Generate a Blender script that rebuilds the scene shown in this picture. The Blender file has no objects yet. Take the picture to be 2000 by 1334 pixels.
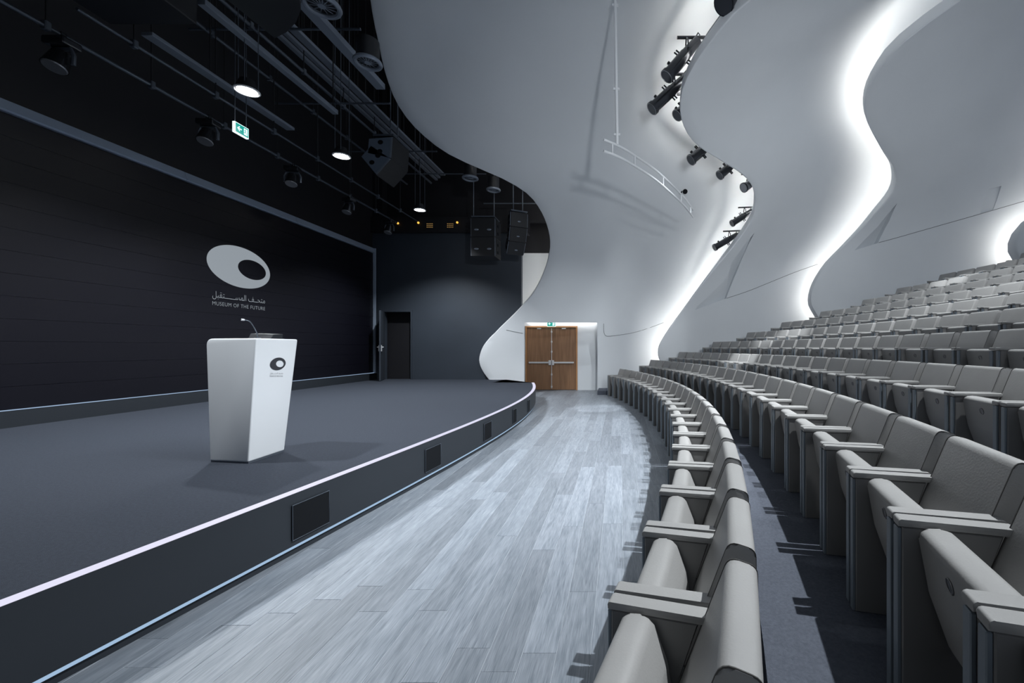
import bpy, bmesh, math, random
import numpy as np
from mathutils import Vector, Matrix
random.seed(7)
S = bpy.context.scene
COL = S.collection
PI = math.pi
H = 1.5                      # eye height
F, CX, CY = 841.0, 1210.0, 678.6

# ------------------------------------------------------------------ camera, world, exposure
cam = bpy.data.cameras.new('camera'); co = bpy.data.objects.new('camera', cam); COL.objects.link(co)
co.location = (0, 0, H); co.rotation_euler = (PI/2, 0, 0)
cam.sensor_width = 36; cam.lens = 36*F/2000
cam.shift_x = (1000-CX)/2000; cam.shift_y = (CY-667)/2000
cam.clip_start = .05; cam.clip_end = 200
S.camera = co
S.view_settings.view_transform = 'Standard'; S.view_settings.look = 'None'
S.view_settings.exposure = 0.3; S.view_settings.gamma = 1.0
S.view_settings.use_curve_mapping = False
w = bpy.data.worlds.new('world'); S.world = w; w.use_nodes = True
bg = w.node_tree.nodes['Background']
bg.inputs[0].default_value = (.55, .62, .72, 1); bg.inputs[1].default_value = .40

def spot(name, loc, target, energy, angle, blend=.5, size=.06, color=(.93, .97, 1)):
    l = bpy.data.lights.new(name, 'SPOT'); l.energy = energy; l.spot_size = math.radians(angle)
    l.spot_blend = blend; l.shadow_soft_size = size; l.color = color
    o = bpy.data.objects.new(name, l); COL.objects.link(o); o.location = loc
    d = Vector(target)-Vector(loc); o.rotation_euler = d.to_track_quat('-Z', 'Y').to_euler()
    return o
# house lights in the ceiling over the seats (all above the frame)
spot('house_spot', (4.1, 2.2, 8.0), (-.3, 3.4, 0), 3400, 56, 1.0, .05)
spot('house_spot', (4.7, 5.2, 8.3), (-.8, 6.0, 0), 3700, 48, 1.0, .05)
spot('house_spot', (4.0, 7.8, 7.9), (-1.0, 10.2, 0), 2600, 38, 1.0, .06)
spot('house_spot', (6.5, 5.0, 9.6), (4.4, 6.5, 1.2), 3300, 62, .9, .08)
spot('house_spot', (8.0, 7.0, 10), (6.5, 9.5, 2), 2600, 62, .9, .08)
# narrow seat-pool spots
spot('pool_spot', (1.4, 6.9, 7.2), (3.0, 10.6, 1.0), 3000, 12, .6, .05)
spot('pool_spot', (3.2, 7.2, 7.6), (4.4, 11.6, 1.8), 3000, 13, .7, .05)
spot('pool_spot', (5.2, 7.0, 8.2), (8.9, 11.4, 3.2), 3000, 10, .7, .05)
spot('pool_spot', (-1.0, 7.6, 6.9), (-.55, 10.6, 0), 1500, 11, .6, .05)
spot('wall_fill', (.4, 8.5, 4.95), (-2.2, 14.6, .9), 420, 50, 1.0, .1)  # added fill light to brighten the door wall
spot('wall_fill', (1.6, 9.6, 7.0), (.3, 15.0, 1.2), 500, 40, .9, .1)  # added fill light for the far wall right of the door
# added fill spots behind the camera that brighten the white shells
spot('shell_fill', (2.2, -1.6, 3.2), (1.0, 13, 4.6), 1150, 58, 1.0, .25)
spot('shell_fill', (4.0, -1.6, 4.2), (6.0, 12, 5.6), 1350, 58, 1.0, .25)
# stage downlights: the lamps of the three visible fixtures plus one nearer the camera
STAGE_LIGHTS = [(-5.52, 6.38), (-5.52, 8.55), (-5.52, 11.9)]
for x, y in STAGE_LIGHTS + [(-5.52, 3.2)]:
    spot('stage_downlight', (x, y, 5.22), (x, y, 0), 800, 120, .7, .08)
# spot wash towards the lectern
spot('front_wash', (3.0, 1.2, 7.5), (-3.4, 4.2, 1.0), 420, 22, .9, .1)

# ------------------------------------------------------------------ materials
def nodes(m):
    m.use_nodes = True; nt = m.node_tree
    return nt, nt.nodes['Principled BSDF']
def mat(name, col, rough=.5, metal=0, spec=.5, noise=None, bump=None):
    m = bpy.data.materials.new(name); nt, b = nodes(m)
    b.inputs['Base Color'].default_value = (*col, 1); b.inputs['Roughness'].default_value = rough
    b.inputs['Metallic'].default_value = metal; b.inputs['Specular IOR Level'].default_value = spec
    if noise or bump:
        tc = nt.nodes.new('ShaderNodeTexCoord')
    if noise:                                   # (scale, amount)
        n = nt.nodes.new('ShaderNodeTexNoise'); n.inputs['Scale'].default_value = noise[0]; n.inputs['Detail'].default_value = 4
        nt.links.new(tc.outputs['Object'], n.inputs['Vector'])
        mx = nt.nodes.new('ShaderNodeMix'); mx.data_type = 'RGBA'
        a = noise[1]
        mx.inputs[6].default_value = (*[c*(1-a) for c in col], 1); mx.inputs[7].default_value = (*[min(1, c*(1+a)) for c in col], 1)
        nt.links.new(n.outputs['Fac'], mx.inputs[0]); nt.links.new(mx.outputs[2], b.inputs['Base Color'])
    if bump:                                    # (scale, strength)
        n2 = nt.nodes.new('ShaderNodeTexNoise'); n2.inputs['Scale'].default_value = bump[0]; n2.inputs['Detail'].default_value = 3
        nt.links.new(tc.outputs['Object'], n2.inputs['Vector'])
        bp = nt.nodes.new('ShaderNodeBump'); bp.inputs['Strength'].default_value = bump[1]; bp.inputs['Distance'].default_value = .01
        nt.links.new(n2.outputs['Fac'], bp.inputs['Height']); nt.links.new(bp.outputs[0], b.inputs['Normal'])
    return m
def emit(name, col, strength):
    m = bpy.data.materials.new(name); nt, b = nodes(m)
    b.inputs['Base Color'].default_value = (0, 0, 0, 1)
    b.inputs['Emission Color'].default_value = (*col, 1); b.inputs['Emission Strength'].default_value = strength
    return m
M = dict(
    plaster=mat('white_plaster', (.69, .72, .75), .6, noise=(.55, .07)),
    darkwall=mat('dark_blue_plaster', (.029, .038, .052), .55, noise=(1.2, .2)),
    black=mat('black_paint', (.006, .006, .009), .6),
    rig=mat('black_steel', (.11, .13, .16), .34, .5),
    rigblack=mat('matt_black', (.012, .013, .016), .5),
    plate=mat('speaker_plate', (.16, .20, .26), .45, .2),
    duct=mat('dark_grey_duct', (.23, .265, .32), .4, .3),
    console=mat('console_grey', (.014, .016, .02), .6, spec=.2),
    screen=mat('black_screen', (.004, .004, .0075), .40, spec=.28),
    band=mat('grey_blue_sheen_metal', (.34, .41, .52), .45, .2),  # base colour raised to carry the band's glossy reflection
    carpet=mat('stage_carpet', (.036, .042, .055), .95, spec=.1, noise=(60, .35), bump=(300, .6)),
    tier=mat('tier_carpet', (.088, .098, .122), .95, spec=.1, noise=(70, .35), bump=(300, .6)),
    fascia=mat('stage_fascia', (.020, .024, .030), .5, spec=.3),
    vent=mat('vent_black', (.005, .006, .008), .8, spec=.15),
    lectern=mat('lectern_white', (.74, .77, .80), .28),
    leather=mat('taupe_leather', (.30, .298, .293), .42, noise=(8, .05), bump=(120, .08)),
    panel=mat('panel_leather', (.18, .178, .176), .5, noise=(8, .05)),
    piping=mat('dark_piping', (.06, .058, .055), .5),
    strip=mat('chair_edge_metal', (.19, .225, .26), .4, .15),
    badge=mat('badge_metal', (.20, .20, .21), .3, .7),
    white=mat('white_steel', (.86, .88, .90), .4),
    seam=mat('seam_grey', (.16, .17, .18), .8),
    steel=mat('brushed_steel', (.74, .74, .75), .38, .6),
    lampbody=mat('lamp_body_black', (.055, .058, .066), .22, .75),
    lampsilver=mat('lamp_lens_ring', (.30, .31, .33), .3, .6),
    glass=mat('lamp_glass', (.05, .055, .065), .12),
    joint=mat('floor_joint', (.40, .43, .47), .7),
    ink=mat('logo_ink', (.035, .037, .045), .5),
    lamp=emit('downlight_lens', (1, .98, .96), 14),
    cove=emit('cove_led', (1, .965, .90), 24),
    strip_led=emit('stage_edge_led', (.82, .80, 1), .70),
    floor_led=emit('stage_floor_led', (.50, .72, 1), .55),
    thin_led=emit('plinth_led', (.50, .68, .95), .5),
    door_led=emit('portal_led', (1, .98, .95), 14),
    logo=emit('screen_logo_light', (.80, .90, 1), .27),
    amber=emit('amber_indicator', (1, .5, .08), 1.2),
    amberdim=emit('amber_dim_indicator', (1, .6, .2), .25),
    green=emit('exit_green', (.0, .36, .30), .8),
    exitwhite=emit('exit_white', (.75, 1, 1), 1.3),
)
# wood floor: colour per plank + grain along Y
def wood_floor():
    m = bpy.data.materials.new('grey_oak_plank'); nt, b = nodes(m)
    N = nt.nodes.new; L = nt.links.new
    tc = N('ShaderNodeTexCoord'); oi = N('ShaderNodeObjectInfo')
    add = N('ShaderNodeVectorMath'); add.operation = 'ADD'
    cmb = N('ShaderNodeCombineXYZ'); mul = N('ShaderNodeMath'); mul.operation = 'MULTIPLY'; mul.inputs[1].default_value = 37
    L(oi.outputs['Random'], mul.inputs[0]); L(mul.outputs[0], cmb.inputs[0]); L(mul.outputs[0], cmb.inputs[1])
    L(tc.outputs['Object'], add.inputs[0]); L(cmb.outputs[0], add.inputs[1])
    mp = N('ShaderNodeMapping'); mp.inputs['Scale'].default_value = (14, 1.1, 1); L(add.outputs[0], mp.inputs[0])
    n = N('ShaderNodeTexNoise'); n.inputs['Scale'].default_value = 2.2; n.inputs['Detail'].default_value = 6; n.inputs['Distortion'].default_value = .8
    L(mp.outputs[0], n.inputs['Vector'])
    mp2 = N('ShaderNodeMapping'); mp2.inputs['Scale'].default_value = (60, 2.0, 1); L(add.outputs[0], mp2.inputs[0])
    n2 = N('ShaderNodeTexNoise'); n2.inputs['Scale'].default_value = 4; n2.inputs['Detail'].default_value = 4
    L(mp2.outputs[0], n2.inputs['Vector'])
    cr = N('ShaderNodeValToRGB'); cr.color_ramp.elements[0].color = (.125, .147, .173, 1); cr.color_ramp.elements[1].color = (.265, .292, .33, 1)
    cr.color_ramp.elements[0].position = .36; cr.color_ramp.elements[1].position = .66
    mixf = N('ShaderNodeMath'); mixf.operation = 'MULTIPLY_ADD'; mixf.inputs[1].default_value = .45
    sub = N('ShaderNodeMath'); sub.operation = 'MULTIPLY'; sub.inputs[1].default_value = .55
    L(n2.outputs['Fac'], sub.inputs[0]); L(n.outputs['Fac'], mixf.inputs[0]); L(sub.outputs[0], mixf.inputs[2])
    L(mixf.outputs[0], cr.inputs[0])
    hs = N('ShaderNodeHueSaturation'); mr = N('ShaderNodeMapRange')
    mr.inputs['To Min'].default_value = .80; mr.inputs['To Max'].default_value = 1.18
    L(oi.outputs['Random'], mr.inputs['Value']); L(mr.outputs[0], hs.inputs['Value']); L(cr.outputs[0], hs.inputs['Color'])
    L(hs.outputs[0], b.inputs['Base Color']); b.inputs['Roughness'].default_value = .42
    bp = N('ShaderNodeBump'); bp.inputs['Strength'].default_value = .12; bp.inputs['Distance'].default_value = .003
    L(n2.outputs['Fac'], bp.inputs['Height']); L(bp.outputs[0], b.inputs['Normal'])
    return m
M['oak'] = wood_floor()
def wood_door():
    m = bpy.data.materials.new('brown_veneer'); nt, b = nodes(m)
    N = nt.nodes.new; L = nt.links.new
    tc = N('ShaderNodeTexCoord'); mp = N('ShaderNodeMapping'); mp.inputs['Scale'].default_value = (22, 22, .8); L(tc.outputs['Object'], mp.inputs[0])
    n = N('ShaderNodeTexNoise'); n.inputs['Scale'].default_value = 1.6; n.inputs['Detail'].default_value = 5; L(mp.outputs[0], n.inputs['Vector'])
    cr = N('ShaderNodeValToRGB'); cr.color_ramp.elements[0].color = (.17, .085, .040, 1); cr.color_ramp.elements[1].color = (.27, .145, .075, 1)
    cr.color_ramp.elements[0].position = .3; cr.color_ramp.elements[1].position = .7
    L(n.outputs['Fac'], cr.inputs[0]); L(cr.outputs[0], b.inputs['Base Color']); b.inputs['Roughness'].default_value = .45
    return m
M['veneer'] = wood_door()
M['frame'] = mat('orange_wood_frame', (.42, .21, .09), .45, noise=(6, .12))

# ------------------------------------------------------------------ helpers
def link(name, me, m=None, parent=None, loc=None, rot=None):
    o = bpy.data.objects.new(name, me); COL.objects.link(o)
    if m is not None and me is not None: me.materials.append(m)
    if parent is not None: o.parent = parent
    if loc is not None: o.location = loc
    if rot is not None: o.rotation_euler = rot
    return o
def mesh(name, bm, smooth=False):
    bmesh.ops.recalc_face_normals(bm, faces=bm.faces[:])
    me = bpy.data.meshes.new(name); bm.to_mesh(me); bm.free()
    if smooth:
        me.polygons.foreach_set('use_smooth', [True]*len(me.polygons))
        me.set_sharp_from_angle(angle=math.radians(40))
    return me
def put(name, bm, m, parent=None, smooth=False, loc=None, rot=None):
    return link(name, mesh(name, bm, smooth), m, parent, loc, rot)
def tag(o, label=None, cat=None, group=None, kind=None):
    if label: o['label'] = label
    if cat: o['category'] = cat
    if group: o['group'] = group
    if kind: o['kind'] = kind
    return o
def thing(name, label, cat, loc=(0, 0, 0), rz=0, group=None):
    o = bpy.data.objects.new(name, None); COL.objects.link(o); o.empty_display_size = .1
    o.location = loc; o.rotation_euler = (0, 0, rz)
    return tag(o, label, cat, group)
def box(bm, x0, x1, y0, y1, z0, z1, bevel=0, seg=2):
    r = bmesh.ops.create_cube(bm, size=1)
    for v in r['verts']:
        v.co = Vector((x0+(v.co.x+.5)*(x1-x0), y0+(v.co.y+.5)*(y1-y0), z0+(v.co.z+.5)*(z1-z0)))
    if bevel:
        es = list({e for v in r['verts'] for e in v.link_edges})
        bmesh.ops.bevel(bm, geom=es, offset=bevel, segments=seg, affect='EDGES', profile=.6)
def boxm(*a, **k):
    bm = bmesh.new(); box(bm, *a, **k); return bm
def cyl(bm, p0, p1, r0, r1=None, seg=12, caps=True):
    p0 = Vector(p0); p1 = Vector(p1); d = p1-p0
    r = bmesh.ops.create_cone(bm, cap_ends=caps, segments=seg, radius1=r0, radius2=r0 if r1 is None else r1, depth=d.length)
    q = Vector((0, 0, 1)).rotation_difference(d.normalized())
    mtx = Matrix.Translation((p0+p1)/2) @ q.to_matrix().to_4x4()
    bmesh.ops.transform(bm, matrix=mtx, verts=r['verts'])
def tube(bm, pts, r, seg=6, closed=False):
    pts = [Vector(p) for p in pts]; n = len(pts); rings = []
    up = None
    for i, p in enumerate(pts):
        a = pts[(i-1) % n] if (i > 0 or closed) else p
        b = pts[(i+1) % n] if (i < n-1 or closed) else p
        t = (b-a).normalized()
        if up is None:
            up = t.orthogonal().normalized()
        up = (up - t*up.dot(t)).normalized(); s = t.cross(up)
        rings.append([bm.verts.new(p + (up*math.cos(2*PI*k/seg)+s*math.sin(2*PI*k/seg))*r) for k in range(seg)])
    m = n if closed else n-1
    for i in range(m):
        A, B = rings[i], rings[(i+1) % n]
        for k in range(seg):
            bm.faces.new((A[k], A[(k+1) % seg], B[(k+1) % seg], B[k]))
    if not closed:
        bm.faces.new(rings[0][::-1]); bm.faces.new(rings[-1])
def rounded(poly, seg=4):
    """poly: (a, b, radius) -> point list with rounded corners"""
    out = []; n = len(poly)
    for i in range(n):
        p = Vector(poly[i][:2]); r = poly[i][2] if len(poly[i]) > 2 else 0
        if r <= 0: out.append(p); continue
        a = Vector(poly[i-1][:2])-p; b = Vector(poly[(i+1) % n][:2])-p
        la, lb = a.length, b.length; a.normalize(); b.normalize()
        ang = a.angle(b); d = min(r/math.tan(ang/2), la*.49, lb*.49)
        q0, q1 = p+a*d, p+b*d
        for k in range(seg+1):
            t = k/seg; out.append(q0*(1-t)**2+p*2*t*(1-t)+q1*t*t)
    return out
def profile_x(poly, x0, x1, bevel=0, seg=4, bseg=2):
    """extrude a (y,z) profile along x"""
    pts = rounded(poly, seg); bm = bmesh.new()
    A = [bm.verts.new((x0, p.x, p.y)) for p in pts]; B = [bm.verts.new((x1, p.x, p.y)) for p in pts]
    n = len(pts)
    fa = bm.faces.new(A); fb = bm.faces.new(B[::-1])
    for i in range(n):
        bm.faces.new((A[i], B[i], B[(i+1) % n], A[(i+1) % n]))
    if bevel:
        es = list(fa.edges)+list(fb.edges)
        bmesh.ops.bevel(bm, geom=es, offset=bevel, segments=bseg, affect='EDGES', profile=.6)
    return bm
def px(x, y, Y):
    return Vector(((x-CX)/F*Y, Y, H-(y-CY)/F*Y))
def catmull(P, k=6):
    P = [np.array(p, float) for p in P]; out = []
    for i in range(len(P)-1):
        p0 = P[max(i-1, 0)]; p1 = P[i]; p2 = P[i+1]; p3 = P[min(i+2, len(P)-1)]
        for j in range(k):
            t = j/k
            out.append(.5*((2*p1)+(-p0+p2)*t+(2*p0-5*p1+4*p2-p3)*t*t+(-p0+3*p1-3*p2+p3)*t**3))
    out.append(P[-1]); return out
def sm(x):
    x = min(1, max(0, x)); return x*x*(3-2*x)

# ------------------------------------------------------------------ white ribbon walls (a vault cut into overlapping shells)
VA, VB, TH = 14.0, 7.5, .33
def Yw(X): return 15.1+.8*sm((X+1)/2.2)-.04*(min(max(0, X-3.5), 5.0)**2+10*max(0, X-8.5))
def z0(X): return 2.0+.31*max(0, X+.2)
def vault(X, t, d):
    """point of the vault section at X, moved d into the room"""
    if t <= .25:
        return Vector((X, Yw(X)-d, z0(X)*t/.25))
    th = (t-.25)/.75*PI/2; c, s = math.cos(th), math.sin(th)
    n = Vector((0, c/VA, s/VB)); n.normalize()
    if th < .25:                       # ease the normal in from the vertical wall
        n = (n*(th/.25)+Vector((0, 1, 0))*(1-th/.25)).normalized()
    return Vector((X, Yw(X)-VA*(1-c), z0(X)+VB*s))-n*d
def hit(x, y, dfn):
    """(X, t) where the sight line of photo pixel x, y meets the vault moved in by dfn(t)"""
    k = (x-CX)/F
    def at(t):
        X = k*12
        for _ in range(12):
            p = vault(X, t, dfn(X, t)); X = k*p.y
        p = vault(X, t, dfn(X, t))
        return X, CY-F*(p.z-H)/p.y
    lo, hi = 0.0, .99
    for _ in range(40):
        m = (lo+hi)/2
        if at(m)[1] > y: lo = m
        else: hi = m
    t = (lo+hi)/2; return at(t)[0], t
EDGES = [
 [(690,-300),(706,-150),(714,-60),(722,0),(728,40),(737,80),(750,140),(770,195),(800,240),(840,278),(880,305),(930,328),(985,352),(1030,380),(1055,412),(1069,445),(1074,475),(1070,505),(1058,540),(1040,572),(1010,606),(975,640),(950,666),(940,682),(935,700),(937,714),(944,728),(955,743),(966,758),(974,775)],
 [(1800,-290),(1680,-190),(1580,-108),(1510,-44),(1466,0),(1429,30),(1393,73),(1368.6,107),(1348,140),(1332,176),(1328,202),(1330,232),(1343,264),(1363.6,287),(1393,306.5),(1422,324),(1447,340),(1465,358),(1473,376),(1475,396),(1471.5,420),(1459,443),(1438,472.5),(1412.7,504),(1379,544),(1358,571),(1333,604.7),(1305.7,642.5),(1289,669.7),(1284.7,686.5),(1287,700),(1294,716),(1302,735),(1310,760)],
 [(2200,-200),(2050,-110),(1950,-50),(1876,0),(1817.8,40.5),(1766,81),(1736.8,108),(1712,144),(1694,180),(1689.5,214),(1696,243),(1725.5,297),(1744,323.6),(1749.7,347),(1746.6,368),(1733.5,389),(1709.9,415),(1683.6,444),(1647,481),(1618,510),(1597,541),(1586.6,565),(1583.4,586),(1586.6,599),(1597,617),(1610,640),(1622,670),(1632,700),(1640,740)],
 [(2560,-150),(2420,0),(2300,100),(2220,180),(2190,240),(2170,290),(2130,340),(2060,395),(2005,435),(1990,458),(1984,475),(1985,488),(1993,502),(2003,520),(2015,545),(2030,590),(2040,650),(2050,720)],
]
def dl(k, t):
    return (1.1+.15*sm((t-.3)/.4)) if k == 0 else .95+.5*sm((t-.22)/.3)
TS = [j/84*.95 for j in range(85)]
EX = []
for k, e in enumerate(EDGES):
    tt, xx = [], []
    for p in catmull(e, 4):
        X, t = hit(p[0], p[1], lambda X, t, k=k: dl(k, t)); tt.append(t); xx.append(X)
    o = np.argsort(tt); tt = np.array(tt)[o]; xx = np.array(xx)[o]
    EX.append(np.interp(TS, tt, xx))
def edgeX(k, t): return float(np.interp(t, TS, EX[k]))
def shell_d(k, X, t):
    e = edgeX(k, t); r = edgeX(k+1, t)+1.2+1.2*sm((t-.4)/.15) if k < 3 else e+4.5
    return dl(k, t)*(1-sm((X-e)/(r-e)))
SHELL_NAMES = ['wall_middle', 'wall_right', 'wall_rear', 'wall_corner']
SHELL_LABELS = ['sweeping white curved wall and ceiling shell around the wooden double door',
                'second white wave-edged wall shell with the black spotlights along its rim',
                'third white wave-edged wall shell above the upper seat rows',
                'last white curved wall shell at the right end of the top rows']
shells = []
for k in range(4):
    bm = bmesh.new(); ncol = 30 if k < 3 else 14
    front, back = [], []
    for j, t in enumerate(TS):
        e = EX[k][j]; r = EX[k+1][j]+1.2+1.2*sm((t-.4)/.15) if k < 3 else e+4.5
        fr, bk = [], []
        for c, (dx, dd) in enumerate([(0, .05), (.012, .018), (.05, 0)]):   # rounded rim
            fr.append(bm.verts.new(vault(e+dx, t, dl(k, t)-dd)))
        for c in range(1, ncol+1):
            u = (c/ncol); X = e+.05+(r-e-.05)*u
            fr.append(bm.verts.new(vault(X, t, dl(k, t)*(1-sm((X-e)/(r-e))))))
        for c in range(len(fr)):
            X = fr[c].co.x if c > 2 else e+[.03, .05, .07][c]
            u = (X-e)/(r-e)
            bk.append(bm.verts.new(vault(X, t, dl(k, t)*(1-sm(u))-TH)))
        front.append(fr); back.append(bk)
    n = len(front[0]); m = len(TS)
    for j in range(m-1):
        for c in range(n-1):
            bm.faces.new((front[j][c], front[j][c+1], front[j+1][c+1], front[j+1][c]))
            bm.faces.new((back[j][c], back[j+1][c], back[j+1][c+1], back[j][c+1]))
        bm.faces.new((front[j][0], front[j+1][0], back[j+1][0], back[j][0]))
        bm.faces.new((front[j][-1], back[j][-1], back[j+1][-1], front[j+1][-1]))
    for c in range(n-1):
        bm.faces.new((front[0][c], back[0][c], back[0][c+1], front[0][c+1]))
        bm.faces.new((front[-1][c], front[-1][c+1], back[-1][c+1], back[-1][c]))
    o = put(SHELL_NAMES[k], bm, M['plaster'], None, True)
    tag(o, SHELL_LABELS[k], 'wall', None, 'structure'); shells.append(o)
def shell_at(k, x, y, lift=0):
    X, t = hit(x, y, lambda X, t: shell_d(k, X, t)+lift)
    return vault(X, t, shell_d(k, X, t)+lift), X, t
def carve(o, bm):
    c = put('cutter', bm, None); md = o.modifiers.new('cut', 'BOOLEAN'); md.object = c; md.operation = 'DIFFERENCE'; md.solver = 'EXACT'
    dg = bpy.context.evaluated_depsgraph_get(); dg.update()
    me = bpy.data.meshes.new_from_object(o.evaluated_get(dg)); o.modifiers.clear()
    old = o.data; o.data = me; bpy.data.objects.remove(c)
    me.set_sharp_from_angle(angle=math.radians(32))
def pocket(k, pts, depths):
    """recess with a flat tilted bottom; pts are photo pixels of its outline"""
    bm = bmesh.new(); A, B = [], []
    for (x, y), d in zip(pts, depths):
        X, t = hit(x, y, lambda X, t: shell_d(k, X, t)); s = shell_d(k, X, t)
        A.append(bm.verts.new(vault(X, t, s+.25))); B.append(bm.verts.new(vault(X, t, s-d)))
    bm.faces.new(A); bm.faces.new(B[::-1]); n = len(A)
    for i in range(n): bm.faces.new((A[i], B[i], B[(i+1) % n], A[(i+1) % n]))
    bmesh.ops.triangulate(bm, faces=bm.faces[:])
    carve(shells[k], bm)
pocket(1, [(1473.6, 454.6), (1429.5, 512), (1357, 605.7), (1418, 583), (1438, 533)], [.14, .02, .03, .26, .27])
pocket(2, [(1752.5, 397), (1715, 442), (1669, 489), (1715, 474.5), (1737, 431)], [.10, .02, .03, .24, .24])
pocket(2, [(1930, 370), (1956, 363), (1948, 388), (1939, 410.5), (1914.4, 417), (1920, 392)], [.1, .05, .02, .01, .09, .1])
# portal of the double door, cut through the middle shell
bm = bmesh.new()
vs = []
for Y in (12.6, 16.2):
    zt = 1.5+.0578*Y
    vs.append([bm.verts.new(p) for p in ((-.2212*Y, Y, -.2), (-.75, Y, -.2), (-.75, Y, zt), (-.2212*Y, Y, zt))])
a, b = vs
bm.faces.new(a); bm.faces.new(b[::-1])
for i in range(4): bm.faces.new((a[i], b[i], b[(i+1) % 4], a[(i+1) % 4]))
carve(shells[0], bm)
# cove light ribbons on the hidden back of every rim
for k in range(4):
    bm = bmesh.new(); prev = None
    for j, t in enumerate(TS):
        if t < .02: continue
        if k == 0 and t > .62: break
        e = EX[k][j]; r = EX[k+1][j]+1.2+1.2*sm((t-.4)/.15) if k < 3 else e+4.5
        row = []
        for dx in (.26, .33):
            X = e+dx; row.append(bm.verts.new(vault(X, t, dl(k, t)*(1-sm(dx/(r-e)))-TH-.012)))
        if prev: bm.faces.new((prev[0], prev[1], row[1], row[0]))
        prev = row
    o = put('light_strip', bm, M['cove'], shells[k]); tag(o, 'glowing warm white cove light behind the rim')
# panel seams
def seam(k, pts):
    P = [shell_at(k, p[0], p[1], .002)[0] for p in catmull(pts, 4)]
    bm = bmesh.new(); tube(bm, P, .008, 5); put('seam', bm, M['seam'], shells[k])
seam(0, [(1179, 632), (1182, 655), (1204, 655), (1236, 650), (1268, 640.5), (1296, 630)])
seam(0, [(989, 644.5), (1005, 648), (1021, 651)])
seam(1, [(1419, 582.6), (1460, 569), (1500, 553), (1552, 532), (1597, 516)])
seam(2, [(1716, 474), (1760, 462), (1830, 442), (1914.5, 418), (2000, 393), (2060, 376)])

# ------------------------------------------------------------------ double door and its wall
def structure(name, bm, m, label, cat='wall', smooth=False):
    return tag(put(name, bm, m, None, smooth), label, cat, None, 'structure')
YD = 15.13
bm = boxm(-4.4, -3.31, YD, YD+.15, 0, 2.6); box(bm, -1.475, -.3, YD, YD+.15, 0, 2.6); box(bm, -3.31, -1.475, YD, YD+.15, 2.252, 2.6)
wd = structure('wall_door', bm, M['plaster'], 'white wall in the lit recess around the wooden double door')
bm = boxm(-.75, -.62, 14.72, YD, 0, 2.44); structure('trim_1', bm, M['plaster'], 'white jamb closing the door recess on its right', 'trim')
bm = boxm(-3.5, -.62, 14.6, YD, 2.44, 2.56); sf = structure('trim_2', bm, M['plaster'], 'white soffit above the wooden double door', 'trim')
o = put('light_strip', boxm(-3.26, -.8, 14.98, 15.02, 2.425, 2.438), M['door_led'], sf)
bm = bmesh.new()
box(bm, -3.31, -3.255, YD-.02, YD+.12, 0, 2.252, .004, 1); box(bm, -1.53, -1.475, YD-.02, YD+.12, 0, 2.252, .004, 1); box(bm, -3.255, -1.53, YD-.02, YD+.12, 2.2, 2.252, .004, 1)
d1 = thing('door_1', 'brown wooden double door with steel push bars in the white wall', 'door', (0, 0, 0)); d1['kind'] = 'structure'
put('door_frame', bm, M['frame'], d1)
for x0, x1, s in ((-3.252, -2.397, 1), (-2.388, -1.533, -1)):
    lf = put('leaf', boxm(x0, x1, YD+.02, YD+.065, .012, 2.196, .003, 1), M['veneer'], d1)
    b = bmesh.new(); zc = .97
    xa, xb = (x0+.07, x1-.03) if s > 0 else (x0+.03, x1-.07)
    box(b, xa, xb, YD-.055, YD-.02, zc-.028, zc+.028, .008)
    box(b, xa, xa+.06, YD-.05, YD+.02, zc-.02, zc+.02, .004); box(b, xb-.06, xb, YD-.05, YD+.02, zc-.02, zc+.02, .004)
    xh = x1-.09 if s > 0 else x0+.01
    box(b, xh, xh+.08, YD-.065, YD+.02, zc-.09, zc+.08, .012)
    put('push_bar', b, M['steel'], lf)
    xc = (x0+x1)/2
    put('door_closer', boxm(xc-.07, xc+.07, YD-.012, YD+.02, 2.145, 2.185, .006), M['steel'], lf)
rod = bmesh.new(); cyl(rod, (-2.385, YD-.005, .05), (-2.385, YD-.005, 2.17), .012, seg=8)
for z in (.12, .55, 1.35, 1.7, 2.05): box(rod, -2.41, -2.36, YD-.02, YD+.02, z-.03, z+.03, .004)
put('flush_bolt', rod, M['steel'], d1)
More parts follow.
